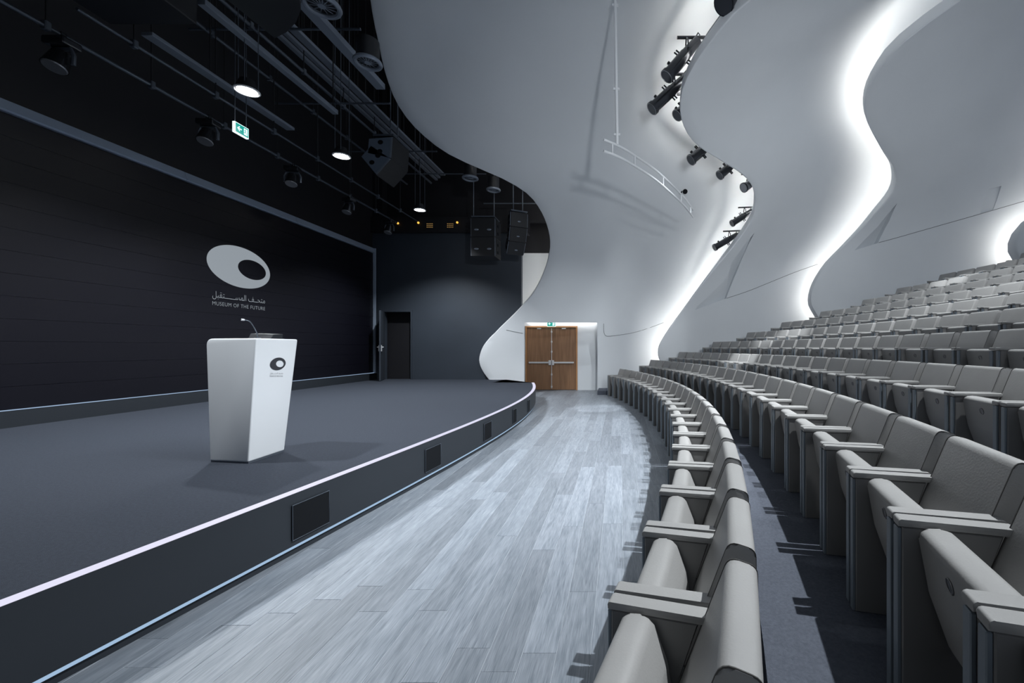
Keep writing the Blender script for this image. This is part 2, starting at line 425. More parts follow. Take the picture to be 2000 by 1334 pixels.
# exit sign above the door
def exit_sign(name, label, w_, h_, loc, rz):
    t = thing(name, label, 'sign', loc, rz)
    put('housing', boxm(-w_/2, w_/2, -.02, .02, -h_/2, h_/2, .006), M['exitwhite'], t)
    put('sign_face', boxm(-w_/2+.013, w_/2-.013, -.024, -.021, -h_/2+.013, h_/2-.013), M['green'], t)
    b = bmesh.new(); a = h_*.22
    ax = -w_*.2
    v = [b.verts.new((ax+x*a, -.027, z*a)) for x, z in ((-1.1, 0), (0, 1.1), (.25, .8), (-.3, .22), (1.1, .22), (1.1, -.22), (-.3, -.22), (.25, -.8), (0, -1.1))]
    b.faces.new(v)
    bmesh.ops.extrude_face_region(b, geom=b.faces[:])
    put('arrow', b, M['exitwhite'], t)
    b = bmesh.new(); cx = w_*.2          # doorway with a running figure
    box(b, cx-.5*a, cx+1.2*a, -.026, -.024, -1.35*a, 1.35*a)
    put('doorway', b, M['exitwhite'], t)
    b = bmesh.new(); y = -.029
    bmesh.ops.create_circle(b, cap_ends=True, segments=10, radius=.24*a, matrix=Matrix.Translation((cx+.05*a, y, .85*a)) @ Matrix.Rotation(PI/2, 4, 'X'))
    for q in ((0, .55, .1, -.15), (.1, -.15, .55, -.5), (.55, -.5, .5, -1.1), (.1, -.15, -.2, -.6), (-.2, -.6, -.65, -.65), (0, .5, -.45, .15), (.0, .5, .5, .25)):
        p0 = Vector((cx+q[0]*a, y, q[1]*a)); p1 = Vector((cx+q[2]*a, y, q[3]*a)); s = (p1-p0).normalized().cross(Vector((0, 1, 0)))*.13*a
        b.faces.new([b.verts.new(p) for p in (p0+s, p1+s, p1-s, p0-s)])
    put('running_figure', b, M['green'], t)
    return t
exit_sign('exit_sign', 'lit green and white exit sign above the wooden double door', .30, .19, px(1077, 632.5, 15.02), 0)

# ------------------------------------------------------------------ dark stage house
XS, YB = -7.97, 14.15
ZS = .45
bm = boxm(-8.6, -8.12, -2.0, YB+.3, 0, 10.2); structure('wall_left', bm, M['black'], 'black side wall behind and above the stage screen')
bm = bmesh.new()
box(bm, -8.12, -7.74, YB, YB+.2, 0, 5.25); box(bm, -6.85, -3.23, YB, YB+.2, 0, 5.25); box(bm, -7.74, -6.85, YB, YB+.2, 2.66, 5.25); box(bm, -7.74, -6.85, YB, YB+.2, 0, ZS)
structure('wall_back', bm, M['darkwall'], 'dark blue grey stage back wall with a black doorway')
bm = boxm(-8.12, -3.0, YB-.12, YB+.3, 5.25, 5.75); box(bm, -8.12, -1.6, YB+.3, YB+.6, 5.75, 10.2); box(bm, -8.12, -7.8, YB, YB+.6, 5.75, 10.2)
pel = structure('trim_3', bm, M['black'], 'black pelmet with small amber lights above the stage back wall', 'trim')
bm = boxm(-8.6, -1.2, -2.2, -2.0, 0, 10.4); structure('wall_light_block', bm, M['black'], 'added unseen black wall behind the camera keeping ambient light off the stage')  # unseen blocker added to cut ambient light on stage and screen
bm = boxm(-3.6, -1.6, 15.3, 15.5, 0, 4.85); structure('wall_far', bm, M['plaster'], 'white lit wall seen through the gap beside the dark back wall')
bm = boxm(-3.6, -1.2, 15.25, 15.55, 4.85, 10.2); structure('wall_upper', bm, M['black'], 'black upper wall above the white far wall')
bm = boxm(-8.6, -2.2, -2.2, 15.5, 10.2, 10.4); structure('ceiling', bm, M['black'], 'black ceiling high above the stage rigging', 'ceiling')
bm = boxm(-9.0, -5.4, YB+.28, YB+.36, 0, 3.2); structure('wall_doorway_dark', bm, M['black'], 'black sheet standing in for the dark void beyond the stage doorway')  # black sheet gives the doorway its unlit darkness
# amber indicator lights on the pelmet
for x, y in ((777, 436), (817, 435), (893, 434.5)):
    p = px(x, y, YB-.14)
    bm = bmesh.new(); bmesh.ops.create_uvsphere(bm, u_segments=10, v_segments=6, radius=.035)
    put('indicator_lamp', bm, M['amber'], pel, loc=p)
for x0 in (834, 874):
    bm = bmesh.new()
    for i in range(5):
        for j in range(3):
            p = px(x0+i*2.6, 437+j*3.4, YB-.125); box(bm, p.x-.009, p.x+.009, p.y-.004, p.y+.004, p.z-.012, p.z+.012)
    put('indicator_panel', bm, M['amberdim'], pel)
# dark door leaf standing open
d2 = thing('door_2', 'dark stage door standing open beside the black doorway', 'door', (-7.74, YB, ZS), 0); d2['kind'] = 'structure'
ang = math.atan2(-.92, .36)
lf = put('leaf', boxm(0, .88, -.022, .022, .01, 2.2, .003, 1), M['darkwall'], d2, rot=(0, 0, ang))
b = bmesh.new(); box(b, .78, .83, -.05, -.022, .93, 1.12, .004); tube(b, [(.8, -.05, 1.06), (.8, -.08, 1.06), (.70, -.08, 1.06)], .011, 6)
box(b, .78, .83, .022, .05, .93, 1.12, .004); tube(b, [(.8, .05, 1.06), (.8, .08, 1.06), (.70, .08, 1.06)], .011, 6)
put('lever_handle', b, M['steel'], lf)
b = bmesh.new()
for z in (.25, 1.05, 1.95): cyl(b, (0, -.03, z), (0, -.03, z+.12), .012, seg=6)
put('hinge', b, M['rig'], lf)
b = boxm(-.07, -.01, -.03, 0, 0, 2.22); box(b, .885, .93, -.03, 0, 0, 2.22); box(b, -.07, .93, -.03, 0, 2.22, 2.27)
put('door_frame', b, M['darkwall'], d2)
bm = boxm(-7.99, -7.97, YB-.5, YB-.36, 1.3, 1.36)
# plinth under the screen and band above it
bm = boxm(-8.12, XS, -1, YB, ZS, .672); bb = structure('baseboard_left', bm, M['fascia'], 'dark plinth along the foot of the stage screen', 'baseboard')
put('light_strip', boxm(-7.985, XS+.004, -1, YB-.05, .672, .684), M['thin_led'], bb)
bm = bmesh.new()
ys = [-1, 2.6, 5.2, 7.9, 10.6, 13.98]
tr = thing('trim_4', 'long grey blue metal band above the black stage screen', 'trim'); tr['kind'] = 'structure'
for i in range(5):
    b = bmesh.new(); y0, y1 = ys[i]+.004, ys[i+1]-.004
    A = [b.verts.new((x, y, z)) for y in (y0, y1) for x, z in ((-8.12, 4.56), (-7.95, 4.56), (-7.93, 4.58), (-7.98, 4.72), (-8.12, 4.72))]
    n = 5
    b.faces.new(A[:5]); b.faces.new(A[5:][::-1])
    for q in range(5): b.faces.new((A[q], A[5+q], A[5+(q+1) % 5], A[(q+1) % 5]))
    put('band_panel', b, M['band'], tr)
put('end_post', boxm(-8.12, -7.93, 13.98, 14.03, .672, 4.72), M['band'], tr)
# LED screen of stacked panel rows with the shown logo
scr = thing('led_screen', 'huge black screen showing a white oval ring emblem and museum name', 'screen', (-8.0, 6.5, .69))
nrow = 13; zb, zt = .69, 4.555
for i in range(nrow):
    h0 = zb+(zt-zb)*i/nrow; h1 = zb+(zt-zb)*(i+1)/nrow-.003
    bm = boxm(-.10, 0, -7.4, 7.47, h0-.69, h1-.69)
    put('panel_row', bm, M['screen'], scr, rot=(0, 0, random.uniform(-.0006, .0006)))
# emblem: ellipse fitted to photo points on the screen plane
XP = -7.985
def onscreen(x, y):
    Y = XP*F/(x-CX); return Y, H-(y-CY)/F*Y
def fit_ellipse(pts, n=64):
    P = np.array([onscreen(*p) for p in pts]); c = P.mean(0); Q = P-c
    A = np.stack([Q[:, 0]**2, Q[:, 0]*Q[:, 1], Q[:, 1]**2, Q[:, 0], Q[:, 1]], 1)
    s = np.linalg.lstsq(A, np.ones(len(Q)), rcond=None)[0]
    Mx = np.array([[s[0], s[1]/2], [s[1]/2, s[2]]]); ctr = -.5*np.linalg.solve(Mx, s[3:5])
    kk = 1+ctr@Mx@ctr; ev, U = np.linalg.eigh(Mx/kk)
    out = []
    for i in range(n):
        a = 2*PI*i/n; v = U@np.array([math.cos(a)/math.sqrt(ev[0]), math.sin(a)/math.sqrt(ev[1])]); out.append(c+ctr+v)
    return out
cv = lambda L: [(380+a/7.4125, 440+b/7.4125) for a, b in L]
OUT = fit_ellipse(cv([(183, 490), (300, 335), (480, 278), (700, 320), (900, 430), (1040, 570), (1107, 720), (1040, 850), (820, 915), (560, 865), (330, 740), (215, 610)]))
INN = fit_ellipse(cv([(632, 590), (680, 525), (775, 500), (900, 530), (1000, 610), (1040, 700), (1000, 770), (895, 795), (780, 760), (680, 690)]))
def ring_mesh(outer, inner, to3):
    bm = bmesh.new(); n = len(outer)
    # angle-align the two loops
    def order(L):
        c = np.mean(L, 0); return sorted(L, key=lambda p: math.atan2(p[1]-c[1], p[0]-c[0]))
    o_, i_ = order(outer), order(inner)
    A = [bm.verts.new(to3(p)) for p in o_]; B = [bm.verts.new(to3(p)) for p in i_]
    for q in range(n): bm.faces.new((A[q], A[(q+1) % n], B[(q+1) % n], B[q]))
    return bm
put('emblem', ring_mesh(OUT, INN, lambda p: Vector((.004, p[0]-6.5, p[1]-.69))), M['logo'], scr)
ARABIC = '\ufede\ufe92\ufed8\ufe98'+'\u0640'*6+'\ufeb4\ufee4\ufedf\ufe8d \ufed2\u0640\u0640\ufea4\ufe98\ufee3'
def text_mesh(name, body, u0, u1, v0, v1, to3, m, parent, spacing=1.0, keep=False):
    """lettering stretched into the rectangle u0..u1, v0..v1 and laid out by to3"""
    c = bpy.data.curves.new(name, 'FONT'); c.body = body; c.size = 1; c.space_character = spacing; c.resolution_u = 3; c.offset = -.012
    o = bpy.data.objects.new(name, c); COL.objects.link(o)
    dg = bpy.context.evaluated_depsgraph_get(); dg.update()
    me = bpy.data.meshes.new_from_object(o.evaluated_get(dg)); bpy.data.objects.remove(o)
    P = np.array([v.co[:2] for v in me.vertices]); lo, hi = P.min(0), P.max(0)
    for v in me.vertices:
        u = u0+(v.co.x-lo[0])/(hi[0]-lo[0])*(u1-u0); ww = v0+(v.co.y-lo[1])/(hi[1]-lo[1])*(v1-v0)
        v.co = to3((u, ww))
    me.materials.clear()
    return link(name, me, m, parent)
ua, _ = onscreen(416, 590); ub, _ = onscreen(518.5, 597)
va = onscreen(416, 595.5)[1]; vb = onscreen(416, 588.5)[1]
s3 = lambda p: Vector((.004, p[0]-6.5, p[1]-.69))
text_mesh('lettering', 'MUSEUM OF THE FUTURE', ua, ub, va, vb+.004, s3, M['logo'], scr, 1.08)
text_mesh('arabic_lettering', ARABIC, ua, ub, onscreen(416, 583)[1]-.01, onscreen(423, 568.5)[1], s3, M['logo'], scr)

# ------------------------------------------------------------------ stage
EP = [(-2.90, -.9), (-2.74, 0), (-2.536, 1.763), (-2.476, 2.008), (-2.45, 2.25), (-2.40, 2.502), (-2.30, 2.955), (-2.285, 3.472), (-2.235, 4.231), (-2.127, 5.14), (-1.975, 6.426), (-1.925, 7.684), (-1.97, 9.3), (-2.20, 11.3), (-2.56, 12.9)]
pf = np.polyfit([p[1] for p in EP], [p[0] for p in EP], 5)
def sx(Y): return float(np.polyval(pf, Y))
YE = 12.9
SY = [-.9+i*(YE+.9)/60 for i in range(61)]
stage = thing('stage', 'low dark carpeted stage with curved front and lit edge', 'stage', (-4.5, 6, 0))
L0 = Vector((-4.5, 6, 0))
def off(Y, d):
    s = (sx(Y+.01)-sx(Y-.01))/.02; n = Vector((1, -s, 0)).normalized(); return Vector((sx(Y), Y, 0))+n*d
def strip_band(name, d0, zA, d1, zB, m, ys=SY, lift=0):
    bm = bmesh.new(); pv = None
    for Y in ys:
        a = off(Y, d0); b = off(Y, d1); a.z = zA; b.z = zB
        r = (bm.verts.new(a-L0), bm.verts.new(b-L0))
        if pv: bm.faces.new((pv[0], pv[1], r[1], r[0]))
        pv = r
    return put(name, bm, m, stage, True)
bm = bmesh.new()
outl = [(off(Y, -.075).x, off(Y, -.075).y) for Y in SY]+[(-3.79, YE), (-3.79, YB), (-7.97, YB), (-7.97, -.9)]
v0 = [bm.verts.new((x-L0.x, y-L0.y, ZS)) for x, y in outl]
f = bm.faces.new(v0); bmesh.ops.triangulate(bm, faces=[f])
put('carpet', bm, M['carpet'], stage)
strip_band('edge_light', -.075, ZS, 0, ZS, M['strip_led'])
strip_band('fascia', 0, ZS-.001, 0, .075, M['fascia'])
strip_band('plinth', 0, .075, -.07, .075, M['fascia'])
strip_band('plinth', -.03, .075, -.03, 0, M['fascia'])
strip_band('floor_light', -.010, .070, -.012, .050, M['floor_led'])
bm = bmesh.new()
for (xa, ya, xb, yb, z1) in ((sx(YE), YE, -3.79, YE, ZS), (-3.79, YE, -3.79, YB, ZS)):
    bm.faces.new([bm.verts.new(Vector(p)-L0) for p in ((xa, ya, 0), (xb, yb, 0), (xb, yb, z1), (xa, ya, z1))])
put('end_panel', bm, M['fascia'], stage)
def y_of_px(x):
    lo, hi = 1.0, 12.8
    for _ in range(50):
        m_ = (lo+hi)/2
        if CX+F*sx(m_)/m_ < x: lo = m_
        else: hi = m_
    return lo
for xa, xb in ((569, 641), (829.5, 859.5), (944.5, 959), (1001, 1008), (1030, 1034)):
    Ya, Yb_ = y_of_px(xa), y_of_px(xb); bm = bmesh.new()
    Yb_ = min(Yb_, Ya+.75)
    n = 6; P = []
    for i in range(n+1):
        Y = Ya+(Yb_-Ya)*i/n
        for d in (.002, .010):
            for z in (.12, .37): q = off(Y, d); q.z = z; P.append(bm.verts.new(q-L0))
    for i in range(n):
        a = P[i*4:i*4+4]; b = P[i*4+4:i*4+8]
        bm.faces.new((a[2], b[2], b[3], a[3])); bm.faces.new((a[0], b[0], b[2], a[2])); bm.faces.new((a[1], a[3], b[3], b[1]))
    for a in (P[:4], P[-4:]): bm.faces.new((a[0], a[2], a[3], a[1]))
    vo = put('vent_panel', bm, M['vent'], stage)
    b = bmesh.new()
    corner = []
    for Y, z in ((Ya, .12), (Yb_, .12), (Yb_, .37), (Ya, .37)):
        q = off(Y, .010); q.z = z; corner.append(q-L0)
    tube(b, corner, .004, 4, True); put('vent_frame', b, M['rig'], vo)

# ------------------------------------------------------------------ lectern
lt = thing('lectern', 'white tapered lectern with oval logo standing on the dark stage', 'lectern', (-3.55, 4.1, ZS))
LB = Vector((-3.55, 4.1, ZS))
BOT = [Vector((-3.745, 3.935, ZS+.012)), Vector((-3.347, 3.883, ZS+.012)), Vector((-3.376, 4.341, ZS+.012)), Vector((-3.76, 4.38, ZS+.012))]
TOPZ = 1.582
TOP = [Vector((-3.845, 4.00, TOPZ)), Vector((-3.222, 3.815, TOPZ)), Vector((-3.245, 4.362, TOPZ)), Vector((-3.86, 4.45, TOPZ))]
_n = (BOT[2]-BOT[1]).cross(TOP[1]-BOT[1]); TOP[2].x = BOT[1].x-(_n.y*(TOP[2].y-BOT[1].y)+_n.z*(TOP[2].z-BOT[1].z))/_n.x   # keep the front face flat
bm = bmesh.new()
def lerp(a, b, t): return a+(b-a)*t
# side profiles (rear-top corner rounded), front face flat
def side(b0, b1, t0, t1):      # rear-bottom, front-bottom, rear-top, front-top
    P = [b0, b1, t1]; r = .075; up = (b0-t0).normalized(); ri = (t1-t0).normalized()
    q0, q1 = t0+ri*r, t0+up*r
    for k in range(7):
        t = k/6; P.append(q0*(1-t)**2+t0*2*t*(1-t)+q1*t*t)
    return P
SA = side(BOT[0], BOT[1], TOP[0], TOP[1]); SB = side(BOT[3], BOT[2], TOP[3], TOP[2])
A = [bm.verts.new(p-LB) for p in SA]; B = [bm.verts.new(p-LB) for p in SB]; n = len(A)
bm.faces.new(A[::-1]); bm.faces.new(B)
for i in range(n): bm.faces.new((A[i], A[(i+1) % n], B[(i+1) % n], B[i]))
bmesh.ops.recalc_face_normals(bm, faces=bm.faces[:])
es = [e for e in bm.edges if e.calc_face_angle(0) > .5]
bmesh.ops.bevel(bm, geom=es, offset=.016, segments=3, affect='EDGES', profile=.5)
put('body', bm, M['lectern'], lt, True)
bm = bmesh.new(); A = [bm.verts.new((b.x*.97+LB.x*.03-LB.x, b.y*.97+LB.y*.03-LB.y, z)) for z in (0, .02) for b in BOT]
bm.faces.new(A[:4][::-1]); bm.faces.new(A[4:])
for i in range(4): bm.faces.new((A[i], A[(i+1) % 4], A[4+(i+1) % 4], A[4+i]))
put('foot', bm, M['rig'], lt)
# logo on the front face
nrm = (BOT[2]-BOT[1]).cross(TOP[1]-BOT[1]).normalized()
def face_pt(x, y, lift=.003):
    d = Vector(((x-CX)/F, 1, -(y-CY)/F)); o_ = Vector((0, 0, H))
    s = (BOT[1]-o_).dot(nrm)/d.dot(nrm); return o_+d*s+nrm*(-lift if nrm.x < 0 else lift)-LB
ll = lambda L: [(380+a/4.042, 600+b/4.042) for a, b in L]
def fit2(pts, n=40):
    P = np.array(pts); c = P.mean(0); Q = P-c
    A_ = np.stack([Q[:, 0]**2, Q[:, 0]*Q[:, 1], Q[:, 1]**2, Q[:, 0], Q[:, 1]], 1); s = np.linalg.lstsq(A_, np.ones(len(Q)), rcond=None)[0]
    Mx = np.array([[s[0], s[1]/2], [s[1]/2, s[2]]]); ctr = -.5*np.linalg.solve(Mx, s[3:5]); kk = 1+ctr@Mx@ctr; ev, U = np.linalg.eigh(Mx/kk)
    return [c+ctr+U@np.array([math.cos(2*PI*i/n)/math.sqrt(ev[0]), math.sin(2*PI*i/n)/math.sqrt(ev[1])]) for i in range(n)]
LO = fit2(ll([(593, 450), (615, 415), (660, 397), (700, 408), (717, 435), (705, 470), (660, 496), (610, 485)]))
LI = fit2(ll([(641, 445), (650, 428), (675, 420), (697, 430), (703, 445), (692, 465), (670, 474), (650, 464)]))
put('emblem', ring_mesh(LO, LI, lambda p: face_pt(p[0], p[1])), M['ink'], lt)
f3 = lambda p: face_pt(p[0], p[1])
text_mesh('lettering', 'MUSEUM OF THE FUTURE', 380+592/4.042, 380+695/4.042, 600+549/4.042, 600+538/4.042, f3, M['ink'], lt)
text_mesh('arabic_lettering', ARABIC, 380+594/4.042, 380+695/4.042, 600+531/4.042, 600+513/4.042, f3, M['ink'], lt)
# desk monitor box and gooseneck microphone standing on the lectern
p = px(511.5, 655, 4.15)
ck = thing('control_console', 'small dark grey console box on top of the white lectern', 'console', (p.x, 4.15, TOPZ))
b = bmesh.new(); hw = 22.5/F*4.15
A = [b.verts.new(v) for v in ((-hw, -.03, 0), (hw, -.03, 0), (hw, .12, 0), (-hw, .12, 0), (-hw, 0, .052), (hw, 0, .042), (hw, .12, .05), (-hw, .12, .06))]
for q in ((0, 1, 5, 4), (1, 2, 6, 5), (2, 3, 7, 6), (3, 0, 4, 7), (4, 5, 6, 7), (3, 2, 1, 0)): b.faces.new([A[i] for i in q])
bmesh.ops.bevel(b, geom=b.edges[:], offset=.004, segments=1, affect='EDGES')
put('case', b, M['console'], ck)
p0, p1, p2, p3 = px(502, 651, 4.1), px(497, 641, 4.1), px(488, 628, 4.08), px(478, 625, 4.05)
mc = thing('gooseneck_microphone', 'thin black gooseneck microphone rising from the lectern top', 'microphone', (px(503, 650, 4.1).x, 4.1, TOPZ))
ML = Vector((px(503, 650, 4.1).x, 4.1, TOPZ))
b = bmesh.new(); tube(b, [Vector((ML.x, 4.1, TOPZ))-ML]+[Vector(q)-ML for q in catmull([p0, p1, p2, p3], 5)], .0045, 6); put('neck', b, M['rig'], mc, True)
b = bmesh.new(); e = px(471, 624, 4.03); cyl(b, p3-ML, Vector(e)-ML, .008, .011, 8); put('capsule', b, M['lampsilver'], mc, True)
b = bmesh.new(); cyl(b, (0, 0, 0), (0, 0, .012), .03, .022, 12); put('foot', b, M['rig'], mc)

# ------------------------------------------------------------------ wooden floor
fl = structure('floor', boxm(-8.6, 1.6, -1.5, 16.5, -.12, -.0022), M['joint'], 'grey oak plank floor between the stage and the front row', 'floor')
PW = .168
plank_cache = {}
x = -3.5; ci = 0
while x < 1.5:
    y = -.6-random.uniform(0, 1.2)
    while y < 15.6:
        ln = random.choice([1.2, 1.5, 1.8, 2.1]); y1 = min(y+ln, 15.7)
        xm = x+PW/2; ym = min(max((y+y1)/2, 0), 12.9)
        hidden = (xm+PW < sx(min(max(y, -.9), 12.9))-.15 and xm+PW < sx(min(max(y1, -.9), 12.9))-.15 and y1 < 12.9)
        if not hidden and y1 > .2:
            k = round(y1-y, 2)
            if k not in plank_cache:
                b = boxm(0, PW-.0022, 0, k-.0022, -.012, 0, .0012, 1); me = mesh('plank', b); me.materials.append(M['oak']); plank_cache[k] = me
            o = link('plank', plank_cache[k], None, fl, (x, y, random.uniform(-.0003, .0003)))
        y = y1
        if y1 >= 15.7: break
    x += PW; ci += 1

# ------------------------------------------------------------------ raked tiers
# centre x, centre y, tip radius, tier height, end angle, number of chairs from the far end to index 0, start angle
ROWS = [(-19.462, 6.822, 20.152, .0, None, 21, -.2670),
        (-19.395, 7.072, 21.102, .2657, .3226, 22, -.2659),
        (-19.150, 7.322, 22.042, .5072, .3369, 21, -.2095),
        (-19.144, 7.572, 22.973, .8495, .3047, 18, -.1517),
        (-19.243, 7.823, 23.895, 1.1528, None, 16, -.1157),
        (-19.155, 8.073, 24.806, 1.4817, None, 14, -.0783),
        (-19.261, 8.323, 25.708, 1.7868, None, 11, -.0417),
        (-19.269, 8.574, 26.601, 2.1012, None, 8, -.0042),
        (-19.161, 8.824, 27.484, 2.4466, .1534, 6, .0257),
        (-19.20, 9.07, 28.40, 2.787, .1246, 5, None),
        (-19.20, 9.30, 29.30, 3.11, .065, 3, None)]
SP = .57
DEP = .53
def bx(k, Y, d):
    cx_, cy_, R = ROWS[k][:3]; R += d
    q = R*R-(Y-cy_)**2
    return cx_+math.sqrt(max(q, 0))
TY = [-1.2+i*(15.4+1.2)/50 for i in range(51)]
ORD = ['first', 'second', 'third', 'fourth', 'fifth', 'sixth', 'seventh', 'eighth', 'ninth', 'tenth', 'eleventh', 'twelfth', 'thirteenth', 'fourteenth', 'fifteenth', 'sixteenth', 'seventeenth', 'eighteenth', 'nineteenth', 'twentieth', 'twenty-first', 'twenty-second', 'twenty-third', 'twenty-fourth', 'twenty-fifth']
for k in range(1, len(ROWS)):
    z, zp = ROWS[k][3], ROWS[k-1][3]
    bm = bmesh.new(); pv = None
    for Y in TY:
        xi = bx(k-1, Y, DEP); xo = bx(k, Y, DEP) if k < len(ROWS)-1 else bx(k, Y, 4)
        r = [bm.verts.new(p) for p in ((xi, Y, -.1), (xi, Y, z), (xo+.02, Y, z), (xo+.02, Y, -.1))]
        if pv:
            for q in range(4): bm.faces.new((pv[q], pv[(q+1) % 4], r[(q+1) % 4], r[q]))
        else: bm.faces.new(r[::-1])
        pv = r
    bm.faces.new(pv)
    structure('floor', bm, M['tier'], 'dark blue carpeted step carrying the %s seat row from the stage' % ORD[k], 'floor', True)
# half steps in the far aisle
for k in range(0, 2):
    z = ROWS[k][3]; dz = (ROWS[k+1][3]-z)/2; xe = bx(k, 14.7, DEP)
    y0 = [13.6, 14.05, 14.95, 14.8][k]; y1 = [14.5, 15.0, 15.3, 15.2][k]
    bm = boxm(xe-.36, xe-.005, y0, y1, z-.05, z+dz, .006, 1)
    st = tag(put('aisle_step', bm, M['tier']), 'dark half step in the far aisle beside the %s seat row' % ORD[k], 'step', 'aisle half steps')

# ------------------------------------------------------------------ auditorium chairs
def shared(name, bm, m, smooth=True):
    me = mesh(name, bm, smooth); me.materials.append(m); return me
BACK = [(.232, .40, .03), (.392, .845, .035), (.478, .825, .03), (.485, .36, .02), (.29, .36, .03)]
SEAT = [(.050, .628, .03), (.150, .638, .045), (.205, .50, .1), (.245, .25, .03), (.150, .225, .03), (.085, .42, .1)]
ME = {}
ME['backrest'] = shared('backrest', profile_x(BACK, -.238, .238, .010), M['leather'])
ME['seat'] = shared('seat', profile_x(SEAT, -.208, .208, .014), M['leather'])
PANEL = [(.012, .0), (.012, .622), (.300, .622), (.222, .40), (.222, .352), (.46, .352), (.46, .0)]
ME['side_panel'] = shared('side_panel', profile_x(PANEL, -.024, .024, .004, bseg=1), M['panel'])
ARM = [(.0, .625), (.0, .650, .010), (.345, .650, .008), (.345, .625)]
ME['armrest'] = shared('armrest', profile_x(ARM, -.029, .029, .005), M['leather'])
b = boxm(-.019, .019, -.002, .0125, .0, .618, .003, 1); ME['edge_strip'] = shared('edge_strip', b, M['strip'], False)
b = bmesh.new(); tube(b, [(0, p.x, p.y) for p in rounded(BACK, 4)], .0028, 4, True)
ME['piping'] = shared('piping', b, M['piping'])
# number badge: rim and disc on the underside of the tipped seat
b = bmesh.new()
def badge(b):
    c = Vector((0, .0665, .548)); ax = Vector((0, -1, -.17)).normalized()
    cyl(b, c-ax*.006, c+ax*.004, .021, .019, 16)
    u = Vector((1, 0, 0)); v = ax.cross(u)
    tube(b, [c+ax*.004+(u*math.cos(a)+v*math.sin(a))*.021 for a in [2*PI*i/16 for i in range(16)]], .003, 5, True)
badge(b); ME['badge'] = shared('number_badge', b, M['badge'])
CHAIRS = []
def chair(x, y, z, rz, label, group, detail):
    t = thing('auditorium_chair', label, 'chair', (x, y, z), rz, group)
    link('seat', ME['seat'], None, t); bk = link('backrest', ME['backrest'], None, t)
    for s in (-1, 1):
        link('side_panel', ME['side_panel'], None, t, (s*.247, 0, 0))
        link('armrest', ME['armrest'], None, t, (s*.247, 0, 0))
        link('edge_strip', ME['edge_strip'], None, t, (s*.247, 0, 0))
    if detail:
        for s in (-1, 1): link('piping', ME['piping'], None, bk, (s*.2355, 0, 0))
    link('number_badge', ME['badge'], None, t)
    return t
near2 = None
for k, (cx_, cy_, R, z, ae, n, a0) in enumerate(ROWS):
    if a0 is None: step = SP/R; a0 = ae-n*step
    else: step = (ae-a0)/n if ae else SP/R
    for j in range(-2, n):
        a = a0+(j+.5)*step
        # local +y points away from the stage
        x, y = cx_+R*math.cos(a), cy_+R*math.sin(a)
        num = n-j
        lab = 'taupe leather tip-up chair, %s row from the stage, %s seat from the far wall' % (ORD[k], ORD[num-1])
        c = chair(x, y, z, a-PI/2, lab, 'tip-up chairs in the %s row' % ORD[k], k < 4)
        if k == 1 and j == -1: near2 = c
# the legible numeral on the nearest second-row seat
c = Vector((0, .0665, .548)); ax = Vector((0, -1, -.17)).normalized(); vv = Vector((0, -.17, 1)).normalized()
text_mesh('numeral', '2', -.008, .008, -.012, .012, lambda p: c+ax*.0055+Vector((1, 0, 0))*p[0]+vv*p[1], M['strip'], near2)

# ------------------------------------------------------------------ stage rigging
E1Y = [p[1] for p in catmull(EDGES[0], 4)][:60]; E1X = [p[0] for p in catmull(EDGES[0], 4)][:60]
def rod_top(X, Y, z):
    """rods stop under the white shell where it covers them, else at the black ceiling"""
    x = CX+F*X/Y; top = 10.2
    ys = [b for a, b in zip(E1X, E1Y) if a <= x and b < 470]
    if ys and x > 705: top = min(top, H+(CY-max(ys))/F*Y-.03)
    return max(top, z+.05)
def zx(r, z): return -(z-H)/r
def yx(x, X): return F*abs(X)/(CX-x)
PIPES = [('lighting_pipe', .56, 5.3, -60, 775, .024, 'thin black pipe nearest the screen carrying the moving head lamps'),
         ('lighting_pipe', .624, 5.5, 150, 815, .02, 'thin black pipe second from the screen above the stage'),
         ('lighting_pipe', .768, 6.6, 340, 795, .028, 'black pipe with clamps just right of the stage downlights'),
         ('lighting_pipe', .872, 6.6, 420, 842, .03, 'shiny black pipe with clamps beside the grey cable tray')]
for nm, r, z, xa, xb, rad, lab in PIPES:
    X = zx(r, z); ya, yb = yx(xa, X), yx(xb, X)
    t = thing(nm, lab, 'pipe', (X, ya, z), 0, 'pipes above the stage')
    b = bmesh.new(); cyl(b, (0, 0, 0), (0, yb-ya, 0), rad, seg=10); put('tube', b, M['rig'], t, True)
    y = .6
    while y < yb-ya:
        b = bmesh.new(); cyl(b, (0, y, .02), (0, y, rod_top(X, ya+y, z)-z), .009, seg=6); put('drop_rod', b, M['rigblack'], t)
        b = boxm(-.035, .035, y-.03, y+.03, -.05, .06, .008, 1); put('clamp', b, M['rig'], t); y += 1.15
